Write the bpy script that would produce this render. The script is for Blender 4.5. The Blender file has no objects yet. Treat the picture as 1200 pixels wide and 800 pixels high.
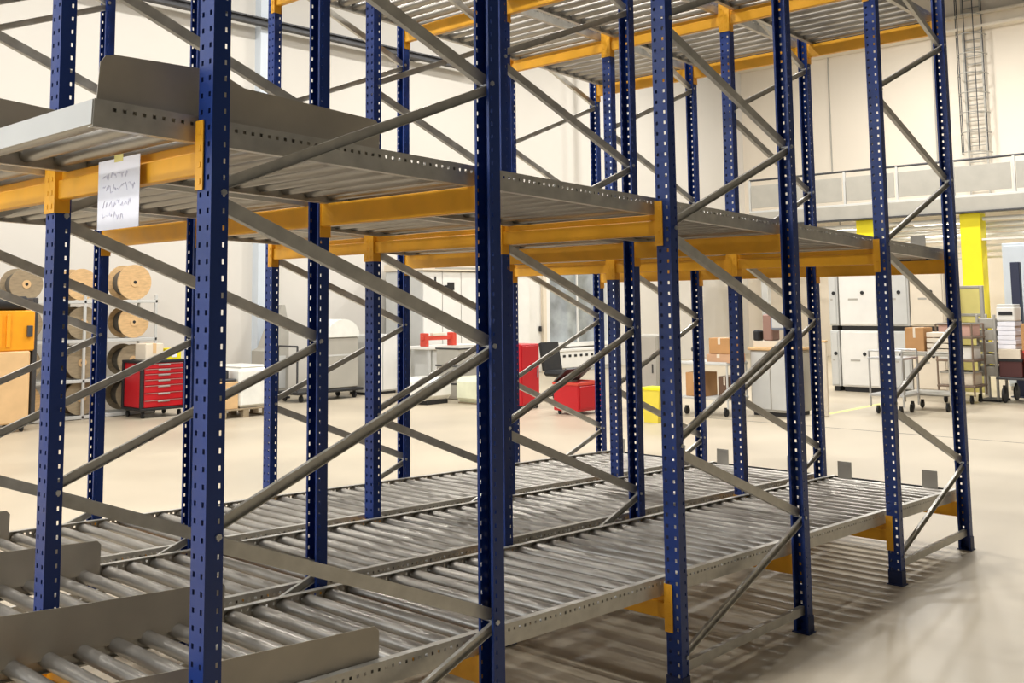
import bpy, math, random
from mathutils import Matrix, Vector
random.seed(7)
PI = math.pi
SC = bpy.context.scene
COL = SC.collection

# ------------------------------------------------------------------ camera
YAW, PITCH, ROLL, FPX, PY = 0.7514, 0.0966, -0.0117, 1200.9, 236.46
CAM = Vector((-1.6189, -2.7382, 1.767))
fw = Vector((math.cos(YAW)*math.cos(PITCH), math.sin(YAW)*math.cos(PITCH), math.sin(PITCH)))
rt = Vector((math.sin(YAW), -math.cos(YAW), 0)); up = rt.cross(fw)
rt, up = rt*math.cos(ROLL)+up*math.sin(ROLL), up*math.cos(ROLL)-rt*math.sin(ROLL)
cd = bpy.data.cameras.new('camera'); cam = bpy.data.objects.new('camera', cd); COL.objects.link(cam)
cd.sensor_width = 36.0; cd.lens = 36.0*FPX/1200.0; cd.shift_y = -(400-PY)/1200.0
cd.clip_start = 0.05; cd.clip_end = 200
cam.matrix_world = Matrix(((rt.x, up.x, -fw.x, CAM.x), (rt.y, up.y, -fw.y, CAM.y), (rt.z, up.z, -fw.z, CAM.z), (0, 0, 0, 1)))
SC.camera = cam

# ------------------------------------------------------------------ world, light, exposure
wd = bpy.data.worlds.new('world'); SC.world = wd; wd.use_nodes = True
wd.node_tree.nodes['Background'].inputs[0].default_value = (0.9, 0.95, 1.0, 1)
wd.node_tree.nodes['Background'].inputs[1].default_value = 0.3
SC.view_settings.view_transform = 'Standard'; SC.view_settings.look = 'None'
SC.view_settings.exposure = -0.12; SC.view_settings.gamma = 1.0; SC.view_settings.use_curve_mapping = False
LAMP_POWER = 335.0
LAMP_SPOTS = [(x, y) for y in (0.45, 5.4, 10.2) for x in (-5.5, 1.0, 7.5, 14.0, 20.5)] + [(24.0, 3.0), (24.0, 8.0)]  # last two spots added to brighten the back wall
LAMP_Z = 9.6
for (x, y) in LAMP_SPOTS:                     # the light of the round high-bay lamps built below
    ld = bpy.data.lights.new('high_bay_light', 'AREA'); ld.shape = 'DISK'; ld.size = 0.5
    ld.energy = LAMP_POWER; ld.color = (1.0, 0.98, 0.945)
    lo = bpy.data.objects.new('high_bay_light', ld); COL.objects.link(lo); lo.location = (x, y, LAMP_Z-0.05)

# added fill: unseen front windows light the rack, strips brighten below the mezzanine
def area(name, loc, rot, sx, sy, power, col):
    ld = bpy.data.lights.new(name, 'AREA'); ld.shape = 'RECTANGLE'; ld.size = sx; ld.size_y = sy; ld.energy = power; ld.color = col
    lo = bpy.data.objects.new(name, ld); COL.objects.link(lo); lo.location = loc; lo.rotation_euler = rot
FILL_WIN_Y = (1.0, 5.0, 9.0)
for y in FILL_WIN_Y: area('window_daylight', (-8.85, y, 4.2), (0, -PI/2, 0), 3.4, 3.0, 200.0, (0.92, 0.96, 1.0))
STRIP_Y = (1.5, 4.5, 7.5, 10.5)
for y in STRIP_Y: area('strip_light', (26.4, y, 3.66), (0, 0, 0), .2, 1.6, 45.0, (1.0, .98, .95))

# ------------------------------------------------------------------ materials
def srgb(r, g, b):
    f = lambda c: c/12.92 if c <= .04045 else ((c+.055)/1.055)**2.4
    return (f(r/255), f(g/255), f(b/255), 1)
MATS = {}
def mat(name, rgb, rough=.5, metal=0.0, var=0.0, scale=8.0, bump=0.0, stretch=(1, 1, 1), rvar=0.0, emit=0.0, spec=None, trans=0.0):
    if name in MATS: return MATS[name]
    m = bpy.data.materials.new(name); m.use_nodes = True; nt = m.node_tree; b = nt.nodes['Principled BSDF']
    c = srgb(*rgb); b.inputs['Base Color'].default_value = c; b.inputs['Roughness'].default_value = rough; b.inputs['Metallic'].default_value = metal
    if spec is not None: b.inputs['Specular IOR Level'].default_value = spec
    if trans: b.inputs['Transmission Weight'].default_value = trans
    if emit:
        b.inputs['Emission Color'].default_value = c; b.inputs['Emission Strength'].default_value = emit
    if var or bump or rvar:
        tc = nt.nodes.new('ShaderNodeTexCoord'); mp = nt.nodes.new('ShaderNodeMapping'); mp.inputs['Scale'].default_value = stretch
        nz = nt.nodes.new('ShaderNodeTexNoise'); nz.inputs['Scale'].default_value = scale; nz.inputs['Detail'].default_value = 6
        nt.links.new(tc.outputs['Object'], mp.inputs[0]); nt.links.new(mp.outputs[0], nz.inputs['Vector'])
        if var:
            rp = nt.nodes.new('ShaderNodeValToRGB'); rp.color_ramp.elements[0].position = .3; rp.color_ramp.elements[1].position = .7
            rp.color_ramp.elements[0].color = (*[v*(1-var) for v in c[:3]], 1); rp.color_ramp.elements[1].color = (*[min(1, v*(1+var)) for v in c[:3]], 1)
            nt.links.new(nz.outputs['Fac'], rp.inputs[0]); nt.links.new(rp.outputs[0], b.inputs['Base Color'])
        if rvar:
            mr = nt.nodes.new('ShaderNodeMapRange'); mr.inputs[1].default_value = .3; mr.inputs[2].default_value = .7
            mr.inputs[3].default_value = max(.05, rough-rvar); mr.inputs[4].default_value = min(1, rough+rvar)
            nt.links.new(nz.outputs['Fac'], mr.inputs[0]); nt.links.new(mr.outputs[0], b.inputs['Roughness'])
        if bump:
            bp = nt.nodes.new('ShaderNodeBump'); bp.inputs['Strength'].default_value = bump; bp.inputs['Distance'].default_value = .01
            nt.links.new(nz.outputs['Fac'], bp.inputs['Height']); nt.links.new(bp.outputs[0], b.inputs['Normal'])
    MATS[name] = m; return m
BLUE = mat('blue_paint', (5, 46, 118), .42, 0, .14, 5, 0, (1, 1, .3), .1)
GALV = mat('galvanised_steel', (196, 193, 185), .40, .45, .14, 14, .05, (1, 1, 1), .1)
ROLL = mat('roller_steel', (162, 157, 149), .38, .7, .26, 9, .04, (1, .25, 1), .12)
PLATE = mat('plate_steel', (180, 172, 158), .5, .15, .10, 5, 0, (1, 1, 1), .08)
YEL = mat('yellow_paint', (236, 170, 34), .45, 0, .10, 6, 0, (1, 1, 1), .08)
DARK = mat('black_rubber', (26, 26, 28), .6)
BOLT = mat('zinc_bolt', (196, 196, 196), .35, .85)
FLOOR = mat('polished_concrete', (182, 170, 149), .42, 0, .12, .55, .02, (1, 1, 1), .08)
WALL = mat('white_wall', (216, 211, 202), .8, 0, .03, .4)
BACKW = mat('cream_wall', (224, 213, 196), .8, 0, .03, .4)
GREYW = mat('grey_wall', (104, 103, 101), .8, 0, .03, .4)
CEIL = mat('ceiling_sheet', (112, 112, 110), .8, 0, .03, .6)
WHITE = mat('white_enamel', (228, 226, 220), .45, 0, .04, 3)
CREAM = mat('cream_panel', (222, 210, 190), .6, 0, .04, 3)
GREYP = mat('grey_panel', (168, 164, 154), .55, 0, .06, 3)
PALEG = mat('pale_grey_panel', (196, 196, 192), .5, 0, .05, 3)
CARD = mat('cardboard', (186, 140, 92), .85, 0, .10, 4)
CARDL = mat('light_cardboard', (214, 178, 130), .85, 0, .08, 4)
WOOD = mat('reel_wood', (206, 170, 122), .75, 0, .16, 9, .05, (1, 1, 4))
WOODD = mat('dusty_reel_wood', (150, 134, 108), .8, 0, .18, 8, .05, (1, 1, 4))
RED = mat('red_enamel', (186, 22, 34), .35, 0, .06, 3)
REDF = mat('faded_red', (206, 70, 52), .5, 0, .08, 3)
ORNG = mat('orange_enamel', (236, 158, 24), .45, 0, .08, 5)
SAFY = mat('safety_yellow', (242, 226, 20), .5, 0, .04, 3)
PALEY = mat('pale_yellow', (222, 210, 130), .7, 0, .05, 3)
CABLE = mat('cable_winding', (92, 86, 76), .7, 0, .3, 30, .2, (1, 12, 1))
FILM = mat('stretch_film', (232, 232, 224), .25, 0, .06, 5, .15)
PAPER = mat('paper', (236, 236, 244), .9, 0, .02, 10)
INK = mat('faded_ink', (224, 222, 238), .9)
GLASS = mat('window_glass', (150, 156, 160), .12, .0, .35, 2.2, 0, (1, 1, 1))
PIPE = mat('pale_pipe', (206, 214, 222), .4, 0, .03, 3)
NAVY = mat('navy_post', (34, 40, 66), .5)
FILLP = mat('daylit_pane', (225, 236, 250), .3, emit=1.2)  # glowing pane of the added front fill windows
LITE = mat('lamp_diffuser', (255, 246, 226), .6, emit=6.0)
DGREY = mat('dark_grey_metal', (70, 70, 72), .5, .3, .1, 6)
BLUEG = mat('blue_grey_panel', (140, 150, 172), .5, 0, .05, 3)

# ------------------------------------------------------------------ mesh helpers
class MB:
    def __init__(s): s.v = []; s.f = []; s.sm = []
    def add(s, v, f, smooth=False):
        n = len(s.v); s.v += [tuple(p) for p in v]; s.f += [tuple(i+n for i in q) for q in f]; s.sm += [smooth]*len(f); return s
    def box(s, x0, x1, y0, y1, z0, z1, c=0.0):
        if c <= 0:
            v = [(x, y, z) for z in (z0, z1) for y in (y0, y1) for x in (x0, x1)]
            return s.add(v, [(0, 2, 3, 1), (4, 5, 7, 6), (0, 1, 5, 4), (2, 6, 7, 3), (0, 4, 6, 2), (1, 3, 7, 5)])
        c = min(c, (x1-x0)*.45, (y1-y0)*.45, (z1-z0)*.45)
        # chamfered box: octagon-like stack along z
        def ring(i, z): return [(x0+i, y0+c, z), (x0+c, y0+i, z), (x1-c, y0+i, z), (x1-i, y0+c, z), (x1-i, y1-c, z), (x1-c, y1-i, z), (x0+c, y1-i, z), (x0+i, y1-c, z)]
        R = ring(c*.999, z0)+ring(0, z0+c)+ring(0, z1-c)+ring(c*.999, z1)
        f = [tuple(range(7, -1, -1)), tuple(range(24, 32))]
        for k in range(3):
            for i in range(8):
                j = (i+1) % 8; f.append((k*8+i, k*8+j, k*8+8+j, k*8+8+i))
        return s.add(R, f)
    def cyl(s, p, q, r, n=14, r2=None, caps=True):
        p = Vector(p); q = Vector(q); d = (q-p).normalized(); a = d.orthogonal().normalized(); b = d.cross(a); r2 = r if r2 is None else r2
        v = []
        for c, rr in ((p, r), (q, r2)):
            for i in range(n):
                t = 2*PI*i/n; v.append(c+a*(rr*math.cos(t))+b*(rr*math.sin(t)))
        s.add(v, [(i, (i+1) % n, n+(i+1) % n, n+i) for i in range(n)], True)
        if caps: s.add(v, [tuple(range(n-1, -1, -1)), tuple(range(n, 2*n))])
        return s
    def tube(s, pts, r, n=8):
        for a, b in zip(pts[:-1], pts[1:]): s.cyl(a, b, r, n)
        return s
    def prism(s, pts, axis, a0, a1):
        # polygon pts (u,v) extruded along axis 0/1/2; (u,v) fill the other axes in order
        def P(u, v, a): return {0: (a, u, v), 1: (u, a, v), 2: (u, v, a)}[axis]
        n = len(pts); v = [P(u, w_, a0) for u, w_ in pts]+[P(u, w_, a1) for u, w_ in pts]
        f = [tuple(range(n)), tuple(range(2*n-1, n-1, -1))]+[(i, n+i, n+(i+1) % n, (i+1) % n) for i in range(n)]
        return s.add(v, f)
    def dome(s, c, rx, ry, rz, nu=16, nv=6):
        v = []; 
        for j in range(nv+1):
            t = .5*PI*j/nv
            for i in range(nu):
                a = 2*PI*i/nu; v.append((c[0]+rx*math.cos(t)*math.cos(a), c[1]+ry*math.cos(t)*math.sin(a), c[2]+rz*math.sin(t)))
        f = [(j*nu+i, j*nu+(i+1) % nu, (j+1)*nu+(i+1) % nu, (j+1)*nu+i) for j in range(nv) for i in range(nu)]
        s.add(v, f, True); return s.add(v[:nu], [tuple(range(nu-1, -1, -1))])
    def mesh(s, name):
        me = bpy.data.meshes.new(name); me.from_pydata(s.v, [], s.f); me.validate()
        if len(me.polygons) == len(s.sm): me.polygons.foreach_set('use_smooth', s.sm)
        import bmesh
        bm = bmesh.new(); bm.from_mesh(me); bmesh.ops.recalc_face_normals(bm, faces=bm.faces); bm.to_mesh(me); bm.free()
        return me
def link(name, me, m=None, parent=None, loc=None, rot=None):
    if m is not None and not me.materials: me.materials.append(m)
    o = bpy.data.objects.new(name, me); COL.objects.link(o)
    if parent is not None: o.parent = parent
    if loc is not None: o.location = loc
    if rot is not None: o.rotation_euler = rot
    return o
def part(name, mb, m, parent, loc=None, rot=None): return link(name, mb.mesh(name), m, parent, loc, rot)
def tag(o, label=None, cat=None, group=None, kind=None):
    if label: o['label'] = label
    if cat: o['category'] = cat
    if group: o['group'] = group
    if kind: o['kind'] = kind
    return o
def thing(name, label, cat, loc=(0, 0, 0), rz=0.0, group=None, ry=0.0):
    o = bpy.data.objects.new(name, None); COL.objects.link(o); o.empty_display_size = .1
    o.location = loc; o.rotation_euler = (0, ry, rz); return tag(o, label, cat, group)
def struct(name, mb, m): return tag(part(name, mb, m, None), kind='structure')

# ------------------------------------------------------------------ the hall
RX0, RX1, RY0, RY1, RZ = -9.0, 28.0, -10.0, 14.5, 11.0
struct('floor', MB().box(RX0, RX1, RY0, RY1, -.15, 0), FLOOR)
struct('ceiling', MB().box(RX0, RX1, RY0, RY1, RZ, RZ+.15), CEIL)
struct('wall_left', MB().box(RX0, RX1, RY1, RY1+.2, 0, RZ), WALL)
struct('wall_back', MB().box(RX1, RX1+.2, RY0, RY1, 0, RZ), BACKW)
struct('wall_right', MB().box(RX0, RX1, RY0-.2, RY0, 0, RZ), GREYW)
struct('wall_front', MB().box(RX0-.2, RX0, RY0, RY1, 0, RZ), GREYW)
# slim pale pilaster, wall crane rail, cornice beam
struct('trim_1', MB().box(9.45, 9.75, 14.3, 14.5, 0, RZ), PIPE)
m = MB(); m.box(0, 15.5, 14.12, 14.28, 7.30, 7.33).box(0, 15.5, 14.18, 14.22, 7.22, 7.30).box(0, 15.5, 14.12, 14.28, 7.19, 7.22)
for k in range(6): m.box(.5+k*2.6, .62+k*2.6, 14.22, 14.5, 7.21, 7.31)
struct('trim_2', m, DGREY)
m = MB().box(27.6, 28.0, RY0, RY1, 9.55, 9.62).box(27.75, 27.85, RY0, RY1, 9.25, 9.55).box(27.6, 28.0, RY0, RY1, 9.18, 9.25)
struct('trim_3', m, CREAM)
# wall panel joints on the back wall
for i, y in enumerate((8.2, 4.6, 1.0, 11.4)): struct('trim_%d' % (4+i), MB().box(27.96, 28.0, y, y+.03, 5.6, 9.18), GREYP)
# window in the left wall with white frame
wn = struct('window_1', MB().box(17.85, 17.97, 14.30, 14.5, .6, 2.75).box(20.3, 20.42, 14.30, 14.5, .6, 2.75).box(17.97, 20.3, 14.30, 14.5, 2.65, 2.75).box(17.97, 20.3, 14.2, 14.5, .6, .70), WHITE)
part('pane', MB().box(17.97, 19.12, 14.40, 14.42, .7, 2.65), GLASS, wn); part('pane', MB().box(19.16, 20.3, 14.40, 14.42, .7, 2.65), GLASS, wn)
part('mullion', MB().box(19.12, 19.16, 14.36, 14.44, .7, 2.65), WHITE, wn)
# door posts beside it
dr = struct('door_1', MB().box(17.05, 17.2, 14.3, 14.5, 0, 2.8).box(17.72, 17.85, 14.3, 14.5, 0, 2.8).box(17.2, 17.72, 14.3, 14.5, 2.66, 2.8), CREAM)
part('door_leaf', MB().box(17.2, 17.72, 14.38, 14.44, 0.01, 2.66), WHITE, dr); part('handle', MB().box(17.62, 17.68, 14.32, 14.38, 1.0, 1.14, .01), DARK, dr)

for i, y in enumerate(FILL_WIN_Y):  # windows added behind the camera as frontal fill, panes glow
    w_ = struct('window_%d' % (i+2), MB().box(-9.0, -8.9, y-1.62, y-1.5, 2.4, 6.0).box(-9.0, -8.9, y+1.5, y+1.62, 2.4, 6.0).box(-9.0, -8.9, y-1.5, y+1.5, 2.4, 2.5).box(-9.0, -8.9, y-1.5, y+1.5, 5.9, 6.0), WHITE)
    for k in range(3): part('pane', MB().box(-8.97, -8.95, y-1.48+k, y-.52+k, 2.5, 5.9), FILLP, w_)
# floor marking and slab joint
struct('trim_8', MB().box(13.0, 15.6, 4.55, 4.65, 0, .002), PALEY)
struct('trim_9', MB().box(11.70, 11.72, -9.9, 7.0, 0, .0015), DGREY)

# ------------------------------------------------------------------ ceiling lamps
hm = MB().cyl((0, 0, 0), (0, 0, .22), .34, 24, .16, caps=False).cyl((0, 0, .22), (0, 0, .42), .12, 16).mesh('reflector'); dm = MB().cyl((0, 0, -.02), (0, 0, .03), .27, 24).mesh('diffuser'); rm = MB().cyl((0, 0, .42), (0, 0, RZ-LAMP_Z), .015, 8).mesh('hanger')
for (x, y) in LAMP_SPOTS:
    t = thing('ceiling_lamp', 'round high bay lamp hanging from the hall ceiling', 'lamp', (x, y, LAMP_Z), 0, 'high bay lamps under the ceiling')
    link('reflector', hm, DGREY, t); link('diffuser', dm, LITE, t); link('hanger', rm, DGREY, t)

# ------------------------------------------------------------------ rack data
W = 1.0773
XU = [0.0, 1.1755, 2.3715, 3.547, 4.7617, 5.9372]
UW, UD = .079, .058                       # upright width (along the bay) and depth
UH = 4.45
PITCHH = .05
LEVELS = [('lower', .575, .030), ('middle', 2.335, .0388), ('top', 4.095, .0388)]   # rail top height at the first post, fall per metre
RAILH = .075

def sheet_holes(path, L, holes, thick, mask_pad=.02, pitch=PITCHH, axis='z', hh=.024, z0=.04):
    """folded sheet: path = 2D polyline; holes = {segment: [(centre, width, height), ..]}; extruded along its length with a hole every pitch"""
    import bmesh
    cols = []   # (u-point, segment, hole id)
    for si in range(len(path)-1):
        a = Vector(path[si]); b = Vector(path[si+1]); Ls = (b-a).length; d = (b-a)/Ls
        cuts = [(0, None)]
        for h in sorted(holes.get(si, [])):
            cuts.append((h[0]-h[1]/2, h)); cuts.append((h[0]+h[1]/2, None))
        for (u, h) in cuts: cols.append((a+d*u, h))
    cols.append((Vector(path[-1]), None))
    zs = [0.0]; n = int((L-z0-.02)/pitch); flags = []
    for k in range(n):
        c = z0+k*pitch
        zs += [c-hh/2, c+hh/2]
    zs.append(L)
    v = []; f = []; nc = len(cols)
    for z in zs:
        for (pt, h) in cols: v.append((pt.x, pt.y, z))
    for r in range(len(zs)-1):
        is_h = (r % 2 == 1)
        for c in range(nc-1):
            if is_h and cols[c][1] is not None: continue
            f.append((r*nc+c, r*nc+c+1, (r+1)*nc+c+1, (r+1)*nc+c))
    me = bpy.data.meshes.new('sheet'); me.from_pydata(v, [], f)
    bm = bmesh.new(); bm.from_mesh(me)
    bmesh.ops.remove_doubles(bm, verts=bm.verts, dist=1e-6)
    bmesh.ops.solidify(bm, geom=bm.faces[:], thickness=thick)
    loose = [x for x in bm.verts if not x.link_faces]
    if loose: bmesh.ops.delete(bm, geom=loose, context='VERTS')
    bmesh.ops.recalc_face_normals(bm, faces=bm.faces)
    bm.to_mesh(me); bm.free(); return me
hw, hd = UW/2, UD/2
# C-profile, web towards -X, open towards +X, short lips
upath = [(hd, hw-.012), (hd, hw), (-hd, hw), (-hd, -hw), (hd, -hw), (hd, -hw+.012)]
upright_me = sheet_holes(upath, UH, {1: [(.015, .008, 0)], 2: [(.018, .012, 0), (UW-.018, .012, 0)], 3: [(UD-.015, .008, 0)]}, .0025, hh=.0155)
upright_me.name = 'upright'; upright_me.materials.append(BLUE)

def brace_mesh(L, asc):
    # C channel along local x; rising ones open towards -y, falling ones show their flat web
    t = .0025; sg_ = 1 if asc else -1; h = .018 if asc else .022; d = .008 if asc else .013
    prof = [(-d*sg_, -h), (d*sg_, -h), (d*sg_, h), (-d*sg_, h), (-d*sg_, h-t), ((d-t)*sg_, h-t), ((d-t)*sg_, -h+t), (-d*sg_, -h+t)]
    me = MB().prism(prof, 0, -L/2, L/2).mesh('brace'); me.materials.append(GALV); return me
bolt_me = MB().cyl((0, -hw-.006, 0), (0, hw+.006, 0), .005, 8).cyl((0, -hw-.006, 0), (0, -hw, 0), .010, 6).cyl((0, hw, 0), (0, hw+.006, 0), .010, 6).mesh('bolt'); bolt_me.materials.append(BOLT)
fm = MB(); fm.box(-.040, .040, -.050, .050, 0, .006); fm.box(-hd-.004, -hd, -hw-.004, hw+.004, .006, .09); fm.box(-hd, hd, hw, hw+.004, .006, .09); fm.box(-hd, hd, -hw-.004, -hw, .006, .09)
foot_me = fm.mesh('foot_plate'); foot_me.materials.append(mat('navy_foot', (14, 36, 84), .5, 0, .15, 12))
ROWW = ['row beside open aisle', 'second row from open aisle', 'third row from open aisle', 'row nearest red tool cabinet']
ENDW = ['at paper sign end', 'middle of the rack', 'at roller stop end']
brace_cache = {}
for r in range(4):
    for k in range(3):
        xa, xb = XU[2*k], XU[2*k+1]; d = xb-xa
        t = thing('upright_frame', 'blue perforated rack frame, %s, %s' % (ROWW[r], ENDW[k]), 'rack frame', (xa, r*W, 0), 0, 'upright frames of the flow rack')
        link('upright', upright_me, None, t, (0, 0, .004)); link('upright', upright_me, None, t, (d, 0, .004), (0, 0, PI))
        link('foot_plate', foot_me, None, t, (0, 0, 0)); link('foot_plate', foot_me, None, t, (d, 0, 0), (0, 0, PI))
        nodes = [(0, .17), (1, .60)]
        z = .60; side = 1
        while z+.5 < UH-.1:
            z += .5; side = 1-side; nodes.append((side, z))
        for i in range(len(nodes)-1):
            (s0, z0), (s1, z1) = nodes[i], nodes[i+1]
            z0 += .022 if i else 0; z1 -= .022
            p = Vector((.012 if s0 == 0 else d-.012, 0, z0)); q = Vector((.012 if s1 == 0 else d-.012, 0, z1))
            if p.x > q.x: p, q = q, p
            v = q-p; L = v.length; asc = v.z > 0
            key = (round(L, 3), asc)
            if key not in brace_cache: brace_cache[key] = brace_mesh(L+.03, asc)
            link('brace', brace_cache[key], None, t, ((p.x+q.x)/2, -.0145 if asc else .0145, (p.z+q.z)/2), (0, -math.atan2(v.z, v.x), 0))
        key = (round(d, 3), 'h')
        if key not in brace_cache: brace_cache[key] = brace_mesh(d-.02, False)
        link('brace', brace_cache[key], None, t, (d/2, .0, .115))
        for (s_, zz) in nodes: link('bolt', bolt_me, None, t, (.012 if s_ == 0 else d-.012, 0, zz))

# ------------------------------------------------------------------ beams
BL = W-UW-.008
bm_ = MB()
prof = [(-.020, -.047), (-.017, -.05), (.017, -.05), (.020, -.047), (.020, .047), (.017, .05), (-.006, .05), (-.008, .047), (-.008, .022), (-.018, .020), (-.020, .017)]
bm_.prism([(a, b) for a, b in prof], 1, -BL/2, BL/2)
beam_me = bm_.mesh('beam_section'); beam_me.materials.append(YEL)
cm = MB(); cm.box(-.030, .024, BL/2, BL/2+.004, -.10, .11)
cm.box(-.034, -.030, BL/2, BL/2+UW/2+.0035, -.10, .11)
for zz in (-.075, -.025, .025, .075): cm.box(-.0365, -.034, BL/2+.018, BL/2+.032, zz-.009, zz+.009, .002)
conn_me = cm.mesh('end_connector'); conn_me.materials.append(YEL)
cm2 = MB(); cm2.v = [(x, -y, z) for x, y, z in cm.v]; cm2.f = list(cm.f); cm2.sm = list(cm.sm)
conn2_me = cm2.mesh('end_connector'); conn2_me.materials.append(YEL)
BAYW = ['bay beside open aisle', 'centre bay', 'bay nearest red tool cabinet']
ORD = ['first', 'second', 'third', 'fourth', 'fifth', 'sixth']
for (ln, z0, s) in LEVELS:
    for b in range(3):
        for i, x in enumerate(XU):
            front = (i % 2 == 0)
            zt = z0-s*x-RAILH-.0015
            # outer web face of a front post is at x-hd; connector plate lies on it
            t = thing('rack_crossbar', 'yellow crossbar, %s level, %s, %s from paper sign end' % (ln, BAYW[b], ORD[i]), 'rack crossbar', (x+(-hd+.0270 if front else hd-.0270), (b+.5)*W, zt-.05), 0 if front else PI, 'yellow rack crossbars')
            link('beam_section', beam_me, None, t); link('end_connector', conn_me, None, t); link('end_connector', conn2_me, None, t)

# ------------------------------------------------------------------ roller lanes
LX0, LX1 = -.34, 6.02
LL = LX1-LX0
RP = .122
rpath = [(.028, -RAILH), (0, -RAILH), (0, 0), (.028, 0)]       # C rail: x is inward, y is height
rail_me = sheet_holes(rpath, LL, {1: [(RAILH-.022, .011, 0)]}, .0028, pitch=RP/4, hh=.011, z0=.06)
rail_me.materials.append(GALV)
YR0, YR1 = .066, W-.066
RL = YR1-YR0-.012
rr = MB().cyl((0, -RL/2, 0), (0, RL/2, 0), .027, 16).cyl((0, -RL/2-.005, 0), (0, RL/2+.005, 0), .006, 6)
roller_me = rr.mesh('roller'); roller_me.materials.append(ROLL)
bar_me = MB().box(-.004, 0, YR0, YR1, -RAILH+.004, 0).box(0, .03, YR0, YR1, -.004, 0).mesh('front_bar'); bar_me.materials.append(PALEG)
rbar_me = MB().box(-.004, 0, YR0, YR1, -RAILH+.004, -.004).box(-.03, 0, YR0, YR1, -RAILH, -RAILH+.004).mesh('rear_bar'); rbar_me.materials.append(DGREY)
stop_me = MB().box(-.003, .003, -.055, .055, -.07, .115).mesh('end_stop'); stop_me.materials.append(mat('stop_steel', (178, 172, 160), .5, .2, .06, 6))
def guide(y, h0, h1, x0=-.02, x1=1.0, hump=.0):
    # upright lane guide: rounded front corner, slight hump, stands on the rail
    P = [(x0+.04, -.03), (x1, -.03), (x1, h1-.02), (x1-.02, h1), (.5, (h0*.45+h1*.55)), (.42, h0*.5+h1*.5+hump), (.34, h0*.6+h1*.4+hump), (x0+.09, h0), (x0+.06, h0-.008), (x0+.045, h0-.03)]
    return MB().prism(P, 1, y-.0015, y+.0015)
laneside = ['beside the open aisle', 'in the centre bay', 'nearest the red tool cabinet']
for (ln, z0, s) in LEVELS:
    ang = math.atan(s)
    for b in range(3):
        t = thing('roller_lane', 'sloping %s level lane of grey steel rollers %s' % (ln, laneside[b]), 'roller conveyor', (LX0, b*W, z0-s*LX0), 0, 'roller lanes of the flow rack', ry=ang)
        # rails: sheet (x=inward,y=height,z=length) turned so that length runs along +x
        M1 = Matrix(((0, 0, 1, 0), (1, 0, 0, YR0), (0, 1, 0, 0), (0, 0, 0, 1)))
        M2 = Matrix(((0, 0, 1, 0), (-1, 0, 0, YR1), (0, 1, 0, 0), (0, 0, 0, 1)))
        for nm, M in (('r', M1), ('l', M2)):
            o = link('side_rail', rail_me, None, t); o.matrix_local = M
        n = int((LL-.12)/RP)
        for k in range(n+1): link('roller', roller_me, None, t, (.07+k*RP, W/2, -.034))
        link('front_bar', bar_me, None, t, (0, 0, 0)); link('rear_bar', rbar_me, None, t, (LL, 0, 0))
        for y in (.25, .90): link('end_stop', stop_me, None, t, (LL-.035, y, 0))
        part('guide_plate', guide(YR1-.03+.0, .150, .118), PLATE, t)
        if b == 0: part('guide_plate', guide(YR0+.032, .148, .112, x1=1.06, hump=.028 if ln != 'lower' else 0), PLATE, t)

# paper sign on the front beam
sg = thing('paper_sign', 'white handwritten paper sheet hanging from the yellow front beam', 'paper sign', (-.045, .515, 2.255))
part('sheet', MB().box(-.0006, .0006, -.146, .146, -.235, 0), PAPER, sg)
m = MB()
rnd = random.Random(3)
for (zz, n, a) in ((-.055, 7, .012), (-.10, 9, .016), (-.15, 8, .012), (-.19, 6, .014)):
    y = .11
    for k in range(n):
        pts = [(-.0012, y-j*.006, zz+a*rnd.uniform(-1, 1)) for j in range(4)]
        for p_, q_ in zip(pts[:-1], pts[1:]): m.cyl(p_, q_, .0014, 4)
        y -= .026
tag(part('writing', m, INK, sg), kind='stuff')
part('tape', MB().box(-.0012, .0006, -.03, .03, -.012, .012), PALEY, sg)

# ------------------------------------------------------------------ background: along the left wall
HP = -PI/2
def boxes(name, m, parent, *bs, c=.008):
    mb = MB()
    for b in bs: mb.box(*b, c)
    return part(name, mb, m, parent)
def casters(t, xs, ys, r=.05, name='caster'):
    for x in xs:
        for y in ys:
            mb = MB().cyl((x-.015, y, r), (x+.015, y, r), r, 12).box(x-.022, x+.022, y-.02, y+.02, r*1.2, r*2.2)
            part(name, mb, DARK, t)

# orange and beige machine at the far left
t = thing('wrapping_machine', 'orange and beige machine on casters beside the reel shelf', 'machine', (4.35, 12.45, 0))
boxes('lower_cabinet', CARDL, t, (-.85, .14, 0, .75, .12, 1.14), c=.02)
boxes('upper_housing', ORNG, t, (-.85, .20, .02, .75, 1.14, 1.72), c=.02)
for k in range(6): boxes('cooling_rib', ORNG, t, (-.80+k*.12, -.75+k*.12, -.01, .02, 1.2, 1.66), c=.004)
part('roll', MB().cyl((-.85, .1, 1.82), (.08, .1, 1.82), .10, 16), DARK, t)
boxes('control_box', DGREY, t, (.08, .15, -.03, .02, 1.34, 1.50), c=.005)
boxes('mast', DGREY, t, (.20, .27, .1, .5, .12, 1.9), c=.01)
casters(t, (-.7, .08), (.1, .7), .06)

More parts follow.
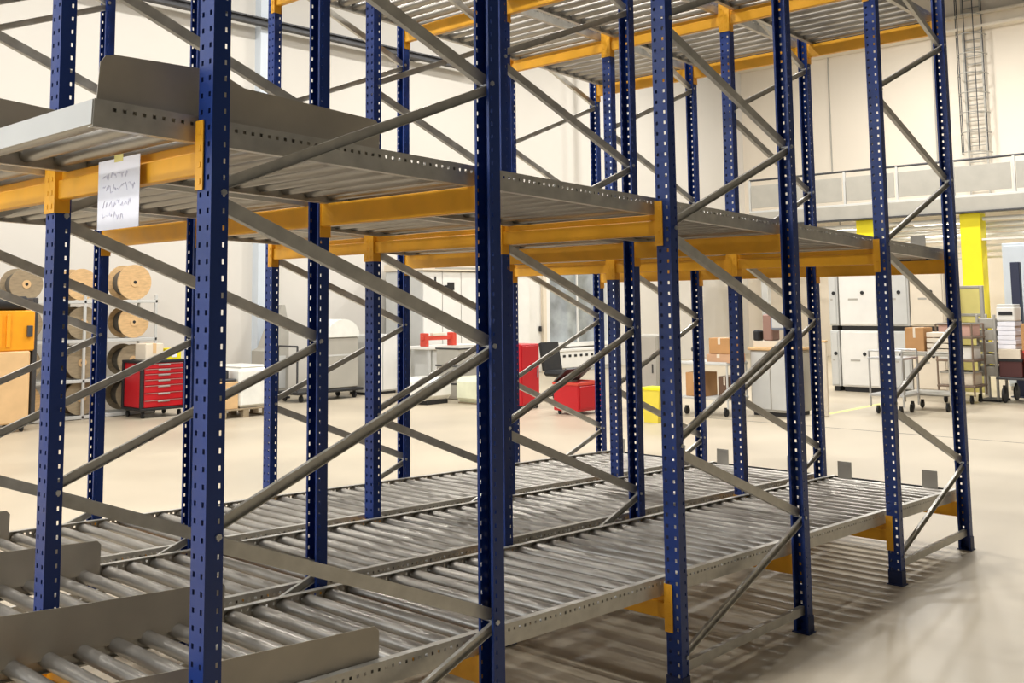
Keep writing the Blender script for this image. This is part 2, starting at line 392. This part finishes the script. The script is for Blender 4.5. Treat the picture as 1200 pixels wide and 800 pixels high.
# cable reel shelving
SX, SY = 4.42, 13.35
sh = thing('reel_shelf', 'white steel shelf stacked with wooden cable reels beside the red tool cabinet', 'shelf', (SX, SY, 0))
SH = (.06, .62, 1.24, 1.86)
for x in (0, 1.25, 2.45):
    for y in (0, .6): boxes('post', PALEG, sh, (x-.02, x+.02, y-.02, y+.02, 0, 1.95), c=.004)
for z in SH:
    boxes('shelf_board', PALEG, sh, (-.02, 2.47, -.02, .62, z-.05, z), c=.004)
FL = {}
def reel(x, z, rad, wid, m, label):
    t = thing('cable_reel', label, 'cable reel', (SX+x, SY+.06, z+.001), 0, 'cable reels on the steel shelf')
    for y0 in (0, wid-.03): 
        part('flange', MB().cyl((0, y0, rad), (0, y0+.03, rad), rad, 28), m, t)
    part('winding', MB().cyl((0, .03, rad), (0, wid-.03, rad), rad*.72, 24), CABLE, t)
    part('hub_plate', MB().cyl((0, -.008, rad), (0, 0, rad), rad*.26, 16), CARDL, t)
    part('hub_hole', MB().cyl((0, -.010, rad), (0, -.008, rad), rad*.10, 12), DARK, t)
TN = ('bottom shelf board', 'second shelf board', 'third shelf board', 'top shelf board')
CN = ('end by orange machine', 'middle one', 'end by red tool cabinet')
for ti, z in enumerate(SH):
    for ci, x in enumerate((.36, 1.22 if ti == 3 else 1.26, 2.10)):
        rad = (.27, .26, .26, .29 if ci == 2 else .25)[ti]
        m_ = WOOD if (ti == 3 and ci > 0) or (ti == 2 and ci == 2) or (ti+ci) % 4 == 0 else WOODD
        reel(x, z, rad, .40, m_, '%s wooden cable reel on the %s, %s' % ('pale' if m_ is WOOD else 'dusty', TN[ti], CN[ci]))

# red drawer cabinet
t = thing('tool_cabinet', 'red drawer tool cabinet with black frame on casters beside the reel shelf', 'tool cabinet', (6.25, 12.6, 0))
boxes('body', RED, t, (.03, .75, .03, .62, .16, .86), c=.01)
boxes('frame', DARK, t, (0, .78, 0, .65, .12, .16), (0, .78, 0, .65, .86, .90), (0, .05, 0, .05, .16, .86), (.73, .78, 0, .05, .16, .86), (0, .05, .60, .65, .16, .86), c=.006)
for k, (z0, z1) in enumerate(((.17, .28), (.285, .395), (.40, .51), (.515, .60), (.605, .69), (.695, .77), (.775, .85))):
    d = part('drawer', MB().box(.06, .72, .005, .035, z0, z1, .006), RED, t)
    part('handle', MB().box(.29, .49, -.012, .005, z1-.035, z1-.012, .004).box(.07, .71, -.004, .005, z1-.012, z1-.004), BOLT, d)
casters(t, (.08, .70), (.08, .57), .045)
b = thing('carton', 'pale carton lying on the red tool cabinet', 'box', (6.38, 12.72, .901)); boxes('body', CREAM, b, (0, .30, 0, .35, 0, .26)); boxes('tape', CARDL, b, (.12, .18, -.002, .352, .1, .262), c=.001)
b = thing('parts_bin', 'small bright yellow bin on the red tool cabinet', 'bin', (6.74, 12.70, .901)); boxes('base', SAFY, b, (0, .24, 0, .3, 0, .01), (0, .01, 0, .3, .01, .17), (.23, .24, 0, .3, .01, .17), (.01, .23, .29, .3, .01, .17), (.01, .23, 0, .01, .01, .11), c=.002); boxes('label_card', PAPER, b, (.07, .17, -.003, 0, .03, .08), c=.001)

# pallet with goods
def pallet(name, label, loc, L=1.2, D=.8, rz=0.0, m_=None):
    t = thing(name, label, 'pallet', loc, rz)
    for k in range(5): boxes('deck_board', m_ or WOODD, t, (0, L, k*(D-.12)/4, k*(D-.12)/4+.12, .12, .142), c=.003)
    for x in (0, L/2-.05, L-.1): boxes('runner', m_ or WOODD, t, (x, x+.1, 0, D, .0, .022), c=.003)
    for x in (0, L/2-.05, L-.1):
        for y in (0, D/2-.05, D-.1): boxes('block', m_ or WOODD, t, (x, x+.1, y, y+.1, .022, .12), c=.003)
    return t
pallet('pallet', 'wooden pallet under film wrapped cartons in front of the wall pilaster', (7.0, 11.5, 0), .9, .8)
t = thing('wrapped_load', 'film wrapped load of pale cartons on the wooden pallet', 'wrapped load', (7.0, 11.5, .143))
boxes('film_body', FILM, t, (.34, .86, .02, .78, 0, .62), c=.05); boxes('carton', CARDL, t, (.03, .32, .03, .40, 0, .42)); boxes('film_cap', FILM, t, (.38, .82, .06, .74, .62, .66), c=.03)
t = thing('metal_parts_tray', 'grey tray of metal parts lying on the pallet load', 'tray', (7.06, 11.56, .565)); boxes('tray', DGREY, t, (0, .25, 0, .3, 0, .04)); part('valve', MB().cyl((.07, .1, .04), (.07, .1, .14), .05, 12).cyl((.17, .18, .04), (.17, .18, .17), .035, 12), DGREY, t)
t = thing('hopper_stand', 'pale grey tapered machine stand against the wall pilaster', 'machine', (9.2, 13.7, 0))
m = MB().prism([(0, 0), (.55, 0), (.55, 1.35), (.46, 1.75), (.38, 1.75), (.30, 1.35), (.12, .95), (0, .9)], 1, 0, .4); part('body', m, GREYP, t); boxes('base', DARK, t, (-.03, .58, -.03, .43, 0, .04)); boxes('panel', PALEG, t, (.06, .48, -.01, 0, .2, .8), c=.003)
# hand truck and covered machine
t = thing('platform_trolley', 'flat black platform trolley with a tall push handle beside the covered machine', 'trolley', (9.25, 12.7, 0))
boxes('deck', DARK, t, (0, 1.5, 0, .7, .14, .19), c=.01); part('push_handle', MB().tube([(.03, .05, .19), (.03, .05, 1.0), (.03, .65, 1.0), (.03, .65, .19)], .018), DGREY, t); casters(t, (.15, 1.35), (.1, .6), .06)
t = thing('covered_machine', 'grey machine under a rounded white cover on the black trolley', 'machine', (9.95, 12.75, .191))
boxes('body', GREYP, t, (0, .72, 0, .6, 0, .95), c=.03); boxes('seam_strip', PALEG, t, (-.004, .724, -.004, .604, .60, .63), c=.002)
m = MB(); n = 10; m.prism([(-.02, .95)]+[(.35-.37*math.cos(PI*k/n), .98+.30*math.sin(PI*k/n)) for k in range(n+1)]+[(.72, .95)], 1, -.02, .62); part('cover', m, FILM, t)
t = thing('steel_locker', 'pale grey locker between the covered machine and the white enclosure', 'locker', (11.0, 12.9, 0)); boxes('body', PALEG, t, (0, .75, 0, .6, .05, 1.15), c=.01); boxes('door', WHITE, t, (.02, .365, -.012, 0, .08, 1.12), (.385, .73, -.012, 0, .08, 1.12), c=.003); boxes('vent', DGREY, t, (.30, .33, -.018, -.012, .5, .75), c=.002); boxes('plinth', DARK, t, (.02, .73, .02, .58, 0, .05))
# white panelled enclosure
t = thing('machine_enclosure', 'large white panelled enclosure with vertical seams and black emblem', 'machine', (12.6, 13.1, 0))
boxes('core', PALEG, t, (.02, 3.3, .03, 1.2, .05, 2.42), c=.01)
for k in range(6): boxes('panel', WHITE, t, (.03+k*.545, .555+k*.545, 0, .03, .08, 2.40), c=.006)
boxes('header', CREAM, t, (-.02, 3.34, -.06, 1.22, 2.42, 2.58), c=.01); boxes('header_strip', GREYP, t, (.3, 3.2, -.064, -.06, 2.46, 2.50), c=.001)
boxes('emblem', DARK, t, (.62, .86, -.01, 0, 1.92, 2.12), (.70, .90, -.012, 0, 2.02, 2.18), c=.002); boxes('emblem_bar', DARK, t, (.33, .38, -.01, 0, 2.16, 2.30), c=.002)
boxes('plinth', DARK, t, (.05, 3.25, .05, 1.15, 0, .05))
t = thing('work_bench', 'white work bench in front of the white panelled enclosure', 'bench', (11.95, 12.2, 0))
boxes('top', WHITE, t, (0, 1.5, 0, .7, .84, .9), c=.01)
for x in (.03, 1.41):
    for y in (.03, .61): boxes('leg', PALEG, t, (x, x+.06, y, y+.06, 0, .84))
boxes('drawer_unit', PALEG, t, (.15, .65, .05, .6, .3, .84)); boxes('back_panel', WHITE, t, (.7, 1.4, .60, .63, .1, .84)); boxes('slot', DGREY, t, (.36, .40, .04, .05, .42, .72), c=.002)
t = thing('clamp_rail', 'long red clamp rail lying on the white work bench', 'clamp', (11.95, 12.3, .901)); boxes('bar', REDF, t, (0, .85, .05, .13, .12, .20)); boxes('jaw', REDF, t, (.02, .10, 0, .18, 0, .26)); boxes('jaw', REDF, t, (.75, .85, 0, .18, 0, .26)); boxes('pad', CREAM, t, (.25, .6, .04, .14, .20, .26))
# wrapped bales
t = thing('wrapped_bale', 'white film wrapped bale on a low dark skid in front of the white bench', 'wrapped load', (10.35, 10.55, 0)); boxes('skid', DARK, t, (.1, .6, .05, .6, 0, .07)); boxes('bale', FILM, t, (0, .7, 0, .65, .07, .46), c=.08)
t = thing('wrapped_bale', 'greenish white wrapped bale beside the dark skid', 'wrapped load', (11.0, 9.86, 0)); boxes('bale', mat('green_film', (222, 224, 196), .3, 0, .06, 5, .15), t, (0, .7, 0, .65, .02, .46), c=.08); boxes('skid', WOODD, t, (.05, .65, .05, .6, 0, .02))
t = thing('grey_crate', 'grey plastic crate stacked behind the greenish wrapped bale', 'crate', (11.4, 10.8, 0)); boxes('body', GREYP, t, (0, .9, 0, .6, 0, .95), c=.02)
for z in (.3, .62, .93): boxes('rib', DGREY, t, (-.01, .91, -.01, .61, z-.03, z), c=.004)
# red things by the window
t = thing('red_cabinet', 'tall plain red cabinet standing below the window frame', 'cabinet', (10.85, 8.75, 0)); boxes('body', RED, t, (0, .45, 0, .5, .06, 1.06), c=.012); boxes('door', RED, t, (.02, .43, -.012, 0, .09, 1.03), c=.004); boxes('handle', BOLT, t, (.37, .39, -.03, -.012, .5, .66), c=.003); boxes('plinth', DARK, t, (.02, .43, .02, .48, 0, .06))
t = thing('red_chest', 'low red tool chest with its dark lid open', 'tool chest', (10.72, 7.45, 0)); boxes('body', RED, t, (0, .62, 0, .5, .06, .48), c=.012); boxes('front_panel', RED, t, (.04, .58, -.012, 0, .1, .44), c=.004); boxes('rim', REDF, t, (-.01, .63, -.01, .02, .46, .50), (-.01, .01, .02, .51, .46, .50), (.61, .63, .02, .51, .46, .50), c=.003)
m = MB().prism([(.5, .48), (.53, .48), (.24, .72), (.21, .70)], 0, 0, .62); part('lid', m, DGREY, t); casters(t, (.06, .56), (.08, .42), .028)
t = thing('swivel_chair', 'black swivel chair between the red cabinet and the red chest', 'chair', (12.6, 9.35, 0))
boxes('seat', DARK, t, (-.26, .26, -.26, .26, .42, .52), c=.05); m = MB().prism([(.20, .50), (.27, .52), (.36, 1.0), (.30, 1.02)], 0, -.24, .24); part('backrest', m, DARK, t); part('pole', MB().cyl((0, 0, .08), (0, 0, .42), .03, 10), DGREY, t)
for k in range(5):
    a = 2*PI*k/5; part('leg', MB().cyl((0, 0, .12), (.30*math.cos(a), .30*math.sin(a), .07), .022, 8).cyl((.30*math.cos(a), .30*math.sin(a)-.012, .03), (.30*math.cos(a), .30*math.sin(a)+.012, .03), .03, 10), DGREY, t)
t = thing('radiator_shelf', 'white shelf with a row of small dark holes below the window', 'shelf', (18.0, 13.9, 0)); boxes('top', WHITE, t, (-.2, 2.4, 0, .4, .50, .56)); boxes('front', WHITE, t, (-.2, 2.4, .02, .06, .1, .50)); boxes('base', PALEG, t, (-.1, 2.3, .06, .36, 0, .1))
for k in range(10): boxes('hole', DARK, t, (0+k*.22, .1+k*.22, .012, .02, .36, .42), c=.001)
# pipe in front of far corner
t = thing('drain_pipe', 'thin pale vertical pipe standing behind the red chest', 'pipe', (19.6, 13.6, 0)); part('pipe', MB().cyl((0, 0, 0), (0, 0, RZ), .07, 12), PIPE, t); part('collar', MB().cyl((0, 0, 2.5), (0, 0, 2.6), .09, 12), PIPE, t); part('collar', MB().cyl((0, 0, 5.5), (0, 0, 5.6), .09, 12), PIPE, t)

# ------------------------------------------------------------------ background: right half
t = thing('beige_cabinet', 'beige cabinet behind the yellow waste bin', 'cabinet', (12.0, 7.35, 0), HP); boxes('body', GREYP, t, (0, .5, 0, .5, .05, 1.2), c=.012); boxes('door', GREYP, t, (.02, .48, -.012, 0, .08, 1.17), c=.004); boxes('plinth', DARK, t, (.02, .48, .02, .48, 0, .05)); boxes('handle', DGREY, t, (.40, .42, -.03, -.012, .6, .74), c=.003)
t = thing('waste_bin', 'pale yellow waste bin in front of the beige cabinet', 'bin', (10.7, 6.22, 0), HP); m = MB().prism([(.02, 0), (.26, 0), (.30, .48), (-.02, .48)], 1, 0, .28); part('body', m, mat('bin_yellow', (226, 206, 70), .5, 0, .05, 4), t); boxes('rim', SAFY, t, (-.03, .31, -.01, .29, .46, .50), c=.006)
def trolley(name, label, loc, rz, L, D, hs, m_=PALEG, r=.06, posts=True, top=None):
    t = thing(name, label, 'trolley', loc, rz)
    for z in hs: boxes('shelf', m_, t, (0, L, 0, D, z-.035, z), c=.006)
    if posts:
        for x in (.02, L-.02):
            for y in (.02, D-.02): part('post', MB().cyl((x, y, r*2.1), (x, y, top or hs[-1]), .016, 8), m_, t)
        for y in (.02, D-.02): part('push_rail', MB().cyl((.02, y, top or hs[-1]), (L-.02, y, top or hs[-1]), .016, 8), m_, t)
    casters(t, (.1, L-.1), (.1, D-.1), r); return t
def carton(label, loc, rz, L, D, H, m_, tapec=CREAM, cat='box', group=None):
    t = thing('carton', label, cat, loc, rz, group); boxes('body', m_, t, (0, L, 0, D, 0, H), c=.006); boxes('tape', tapec, t, (L*.44, L*.56, -.002, D+.002, H*.6, H+.002), c=.001); boxes('flap_seam', DGREY, t, (0.01, L-.01, D*.495, D*.505, H, H+.0015), c=0); return t
trolley('parts_trolley', 'grey two shelf trolley carrying cartons behind the far rack frames', (11.9, 6.42, 0), HP, .90, .6, (.28, .80), PALEG, .06)
carton('brown carton on the upper shelf of the two shelf trolley', (11.98, 5.88, .934), HP, .36, .36, .24, CARD)
carton('flat pinkish carton under the brown carton on the trolley', (11.96, 5.92, .801), HP, .42, .44, .128, mat('pink_card', (196, 156, 124), .85, 0, .06, 4))
carton('brown carton on the lower shelf of the two shelf trolley', (11.95, 6.30, .281), HP, .32, .4, .36, CARD)
carton('small dark carton on the lower shelf of the two shelf trolley', (11.95, 5.72, .281), HP, .22, .3, .32, mat('dark_card', (96, 72, 56), .85, 0, .1, 4))
t = thing('hand_drill', 'small black hand drill standing on the trolley top', 'drill', (12.0, 6.2, .801), HP); boxes('base', DARK, t, (0, .09, 0, .12, 0, .05)); boxes('grip', DARK, t, (.03, .07, .03, .08, .05, .16)); part('motor', MB().cyl((-.03, .055, .19), (.16, .055, .19), .035, 10), DGREY, t)
t = thing('side_cabinet', 'pale grey low cabinet topped with a small machine', 'cabinet', (12.45, 5.45, 0), HP); boxes('body', GREYP, t, (0, .68, 0, .6, .06, .98), c=.012); boxes('door', PALEG, t, (.02, .33, -.012, 0, .1, .95), (.35, .66, -.012, 0, .1, .95), c=.004); boxes('top_board', CARDL, t, (-.03, .71, -.03, .63, .98, 1.02)); boxes('plinth', DARK, t, (.02, .66, .02, .58, 0, .06))
t = thing('bench_machine', 'small brown and blue grey machine on the low grey cabinet', 'machine', (12.5, 5.40, 1.021), HP); boxes('base', CREAM, t, (-.02, .55, 0, .4, 0, .10)); boxes('column', mat('brown_machine', (150, 116, 104), .5, 0, .06, 4), t, (.12, .28, .05, .3, .10, .50), c=.02); boxes('head', BLUEG, t, (.28, .56, .0, .3, .26, .52), c=.03); boxes('camera_head', DARK, t, (-.02, .09, .0, .15, .10, .26), c=.02); boxes('screen', PALEG, t, (.32, .52, -.01, 0, .30, .48), c=.003)

# white switch cabinets, two high
def cab(label, loc, wdt, h, m_=WHITE):
    t = thing('switch_cabinet', label, 'cabinet', loc, HP, 'stacked switch cabinets')
    boxes('plinth', DARK, t, (.03, wdt-.03, .02, .58, 0, .09)); boxes('body', m_, t, (0, wdt, 0, .6, .09, h), c=.012)
    d = boxes('door', m_, t, (.03, wdt-.03, -.018, 0, .12, h-.03), c=.006)
    part('lock', MB().cyl((wdt*.62, -.03, h*.62), (wdt*.62, -.018, h*.62), .035, 12), DARK, d); boxes('vent', GREYP, d, (wdt*.25, wdt*.5, -.022, -.018, h*.50, h*.53), c=.001)
    return t
for (wn_, y, wdt, m_) in (('by the beige board', 6.35, .18, PALEG), ('second', 6.14, .76, WHITE), ('third', 5.26, .46, PALEG), ('widest', 4.78, .62, CREAM)):
    for hi, z in (('lower', 0), ('upper', 1.14)):
        nm = {'by the beige board': 'narrow grey cabinet', 'second': 'wide white cabinet', 'third': 'pale grey cabinet', 'widest': 'cream cabinet'}[wn_]
        cab('%s of the two high switch cabinet row, %s one' % (nm, hi), (17.0, y, z+(.001 if z else 0)), wdt, 1.14, m_)
t = thing('leaning_board', 'tall narrow beige board standing beside the low grey cabinet', 'board', (12.9, 4.55, 0), HP); boxes('board', CREAM, t, (0, .12, 0, .05, 0, 1.1)); boxes('cap', CARDL, t, (-.01, .13, -.01, .06, 1.1, 1.13))
trolley('tube_trolley', 'chrome tube trolley in front of the white switch cabinets', (13.7, 4.15, 0), HP, .55, .6, (.30, .85), BOLT, .055, True, .95)
trolley('tube_trolley', 'grey frame trolley carrying a brown carton beside the chrome trolley', (14.5, 3.95, 0), HP, .75, .6, (.28, .88), GREYP, .06, True, .9)
carton('brown carton on the grey frame trolley', (14.55, 3.90, .881), HP, .30, .36, .40, CARD)
t = thing('paper_stack', 'stack of pale paper trays beside the brown carton on the trolley', 'tray', (14.55, 3.56, .881), HP)
for k in range(4): boxes('tray', CREAM, t, (0, .34, 0, .38, k*.085, k*.085+.07), c=.004)
trolley('shelf_trolley', 'brown three shelf trolley with pale trays beside the yellow post', (15.9, 3.95, 0), HP, .62, .6, (.30, .72, 1.1), mat('brown_frame', (124, 106, 90), .6, 0, .1, 5), .06, True, 1.3)
for k, (z, m_) in enumerate(((.301, CREAM), (.721, WHITE), (1.101, mat('pink_tray', (206, 164, 150), .6, 0, .05, 4)))):
    t = thing('parts_tray', '%s tray on the %s shelf of the brown trolley' % (('cream', 'white', 'pink')[k], ('bottom', 'middle', 'top')[k]), 'tray', (15.95, 3.90, z), HP); boxes('tray', m_, t, (0, .52, 0, .45, 0, .22)); boxes('lip', GREYP, t, (-.01, .53, -.01, .46, .19, .22), c=.003)
t = thing('machine_guard', 'pale yellow panelled guard below the yellow post', 'guard', (17.6, 4.12, 0), HP); boxes('panel', PALEY, t, (0, .36, 0, .05, .05, 1.9)); boxes('frame', GREYP, t, (-.04, 0, -.01, .06, 0, 1.95), (.36, .42, -.01, .06, 0, 1.95), (0, .36, -.01, .06, 1.40, 1.45), (0, .36, -.01, .06, 1.9, 1.95))
t = thing('brown_pallet_stand', 'brown slatted stand between the trolley and the paper cartons', 'stand', (16.6, 3.50, 0), HP)
for k in range(5): boxes('slat', GREYP, t, (0, .32, 0, .4, .42+k*.2, .58+k*.2))
boxes('post', GREYP, t, (0, .04, .4, .44, 0, 1.45), (.28, .32, .4, .44, 0, 1.45), (0, .04, -.04, 0, 0, 1.45), (.28, .32, -.04, 0, 0, 1.45)); boxes('foot', DARK, t, (-.02, .34, -.06, .46, 0, .03), c=.003)
trolley('cargo_trolley', 'low dark cargo trolley with large wheels loaded with cartons and crates', (16.4, 3.17, 0), HP, 1.3, .8, (.42,), DGREY, .13, False)
t = thing('parts_crate', 'dark brown crate on the low dark cargo trolley', 'crate', (16.45, 3.12, 0.421), HP); boxes('body', mat('maroon_crate', (78, 40, 38), .6, 0, .08, 4), t, (0, .36, 0, .5, 0, .28)); boxes('rim', DARK, t, (-.01, .37, -.01, .51, .26, .30), c=.003)
t = thing('parts_crate', 'bright red crate on the low dark cargo trolley', 'crate', (16.45, 2.73, 0.421), HP); boxes('body', REDF, t, (0, .6, 0, .5, 0, .42)); boxes('rim', REDF, t, (-.01, .61, -.01, .51, .40, .44), c=.003)
carton('pale carton of paper stacked on the dark brown crate', (16.45, 3.12, 0.722), HP, .34, .45, .16, CREAM)
t = thing('paper_ream', 'tall stack of white paper reams on the pale carton', 'paper', (16.5, 3.14, 0.885), HP)
for k in range(6): boxes('ream', PAPER, t, (.01*(k % 2), .28+.01*(k % 2), 0, .36, k*.075, k*.075+.07), c=.004)
carton('large orange brown carton on the bright red crate', (16.45, 2.75, 0.863), HP, .6, .5, .44, CARD)
t = thing('label_printer', 'white label printer with black slot on the paper reams', 'printer', (16.5, 3.14, 1.34), HP); boxes('body', WHITE, t, (0, .3, 0, .32, 0, .24), c=.02); boxes('slot', DARK, t, (.04, .26, -.008, 0, .10, .16), c=.003); boxes('lid', PALEG, t, (.01, .29, .01, .31, .24, .28), c=.01)
t = thing('mast_post', 'navy blue upright post rising beside the label printer', 'post', (17.6, 3.22, 0), HP); boxes('post', NAVY, t, (0, .15, 0, .12, .02, 2.35)); boxes('foot', NAVY, t, (-.08, .23, -.08, .2, 0, .02), c=.003)
t = thing('cooling_cabinet', 'tall bluish white panelled cabinet behind the navy post', 'cabinet', (18.9, 3.75, 0), HP); boxes('plinth', GREYP, t, (.02, 2.38, .02, .78, 0, .08)); boxes('body', PIPE, t, (0, 2.4, 0, .8, .08, 2.75), c=.012)
for k in range(3): boxes('door', PIPE, t, (.03+k*.79, .79+k*.79, -.02, 0, .12, 2.70), c=.008)
# roller shutter at the right of the back wall
t = tag(part('door_2', MB().box(27.9, 28.0, 1.0, 1.15, 0, 4.0).box(27.9, 28.0, 5.6, 5.75, 0, 4.0).box(27.9, 28.0, 1.15, 5.6, 3.85, 4.0), PALEG, None), kind='structure')
for k in range(16): boxes('slat', WHITE, t, (27.93, 27.97, 1.15, 5.6, k*.24+.005, k*.24+.235), c=.008)

# ------------------------------------------------------------------ mezzanine on yellow posts
MX, MY0, MY1, MZ = 25.0, -2.0, 12.6, 4.30
t = thing('mezzanine', 'grey steel mezzanine gallery with sheet railings carried on yellow posts', 'mezzanine', (MX, 0, 0))
boxes('deck', PALEG, t, (0, 2.9, MY0, MY1, MZ-.05, MZ), c=.005)
boxes('edge_girder', GREYP, t, (-.05, .10, MY0, MY1, MZ-.42, MZ-.05), c=.01)
boxes('lower_flange', DGREY, t, (-.12, .17, MY0, MY1, MZ-.46, MZ-.42), c=.005)
n = 10; pw = (MY1-MY0)/n
for k in range(n): boxes('railing_panel', GREYP, t, (.0, .02, MY0+k*pw+.06, MY0+(k+1)*pw-.06, MZ+.08, MZ+.74), c=.004)
for k in range(n+1): boxes('railing_post', PALEG, t, (.02, .08, MY0+k*pw-.03 if k else MY0, MY0+k*pw+.03, MZ, MZ+.90), c=.004)
part('handrail', MB().cyl((.05, MY0, MZ+.90), (.05, MY1, MZ+.90), .03, 8), DGREY, t)
for k in range(4): part('conduit', MB().cyl((.35+k*.35, MY0, MZ-.60-.12*k), (.35+k*.35, MY1, MZ-.60-.12*k), .05, 8), WHITE, t)
for k in range(4): boxes('cable_tray', WHITE, t, (.2+k*.25, .4+k*.25, MY0, MY1, MZ-1.15-.14*k, MZ-1.10-.14*k), c=.004)
for y in (6.25, 9.0, 1.2): 
    boxes('support_post', SAFY, t, (.15, .55, y-.05, y+.45, 0, MZ-.46), c=.01)
boxes('support_post', PALEG, t, (.15, .35, 12.2, 12.4, 0, MZ-.46), c=.01)
for y in STRIP_Y:  # strips added to brighten the space below the deck
    l_ = thing('strip_lamp', 'white strip lamp hanging under the mezzanine gallery', 'lamp', (MX+1.4, y, 3.68), 0, 'strip lamps under the mezzanine')
    boxes('housing', WHITE, l_, (-.12, .12, -.85, .85, .01, .07)); boxes('diffuser', LITE, l_, (-.1, .1, -.82, .82, 0, .01), c=0); part('hanger', MB().cyl((0, 0, .07), (0, 0, .56), .01, 6), DGREY, l_)
# caged ladder on the back wall
t = thing('caged_ladder', 'grey caged ladder climbing the back wall above the mezzanine', 'ladder', (27.55, 7.05, 0))
for y in (-.25, .25): boxes('stile', GREYP, t, (.30, .34, y-.025, y+.025, MZ, 10.2), c=.004)
for k in range(25): part('rung', MB().cyl((.32, -.25, MZ+.25+k*.23), (.32, .25, MZ+.25+k*.23), .016, 6), GREYP, t)
for k in range(9):
    z = MZ+1.4+k*.55; pts = [(.32-.62*math.sin(PI*j/8), -.38*math.cos(PI*j/8), z) for j in range(9)]; part('cage_hoop', MB().tube(pts, .018, 6), GREYP, t)
for j in (1, 2.5, 4, 5.5, 7): a = PI*j/8; part('cage_bar', MB().cyl((.32-.62*math.sin(a), -.38*math.cos(a), MZ+1.4), (.32-.62*math.sin(a), -.38*math.cos(a), MZ+1.4+.55*8), .014, 6), DGREY, t)
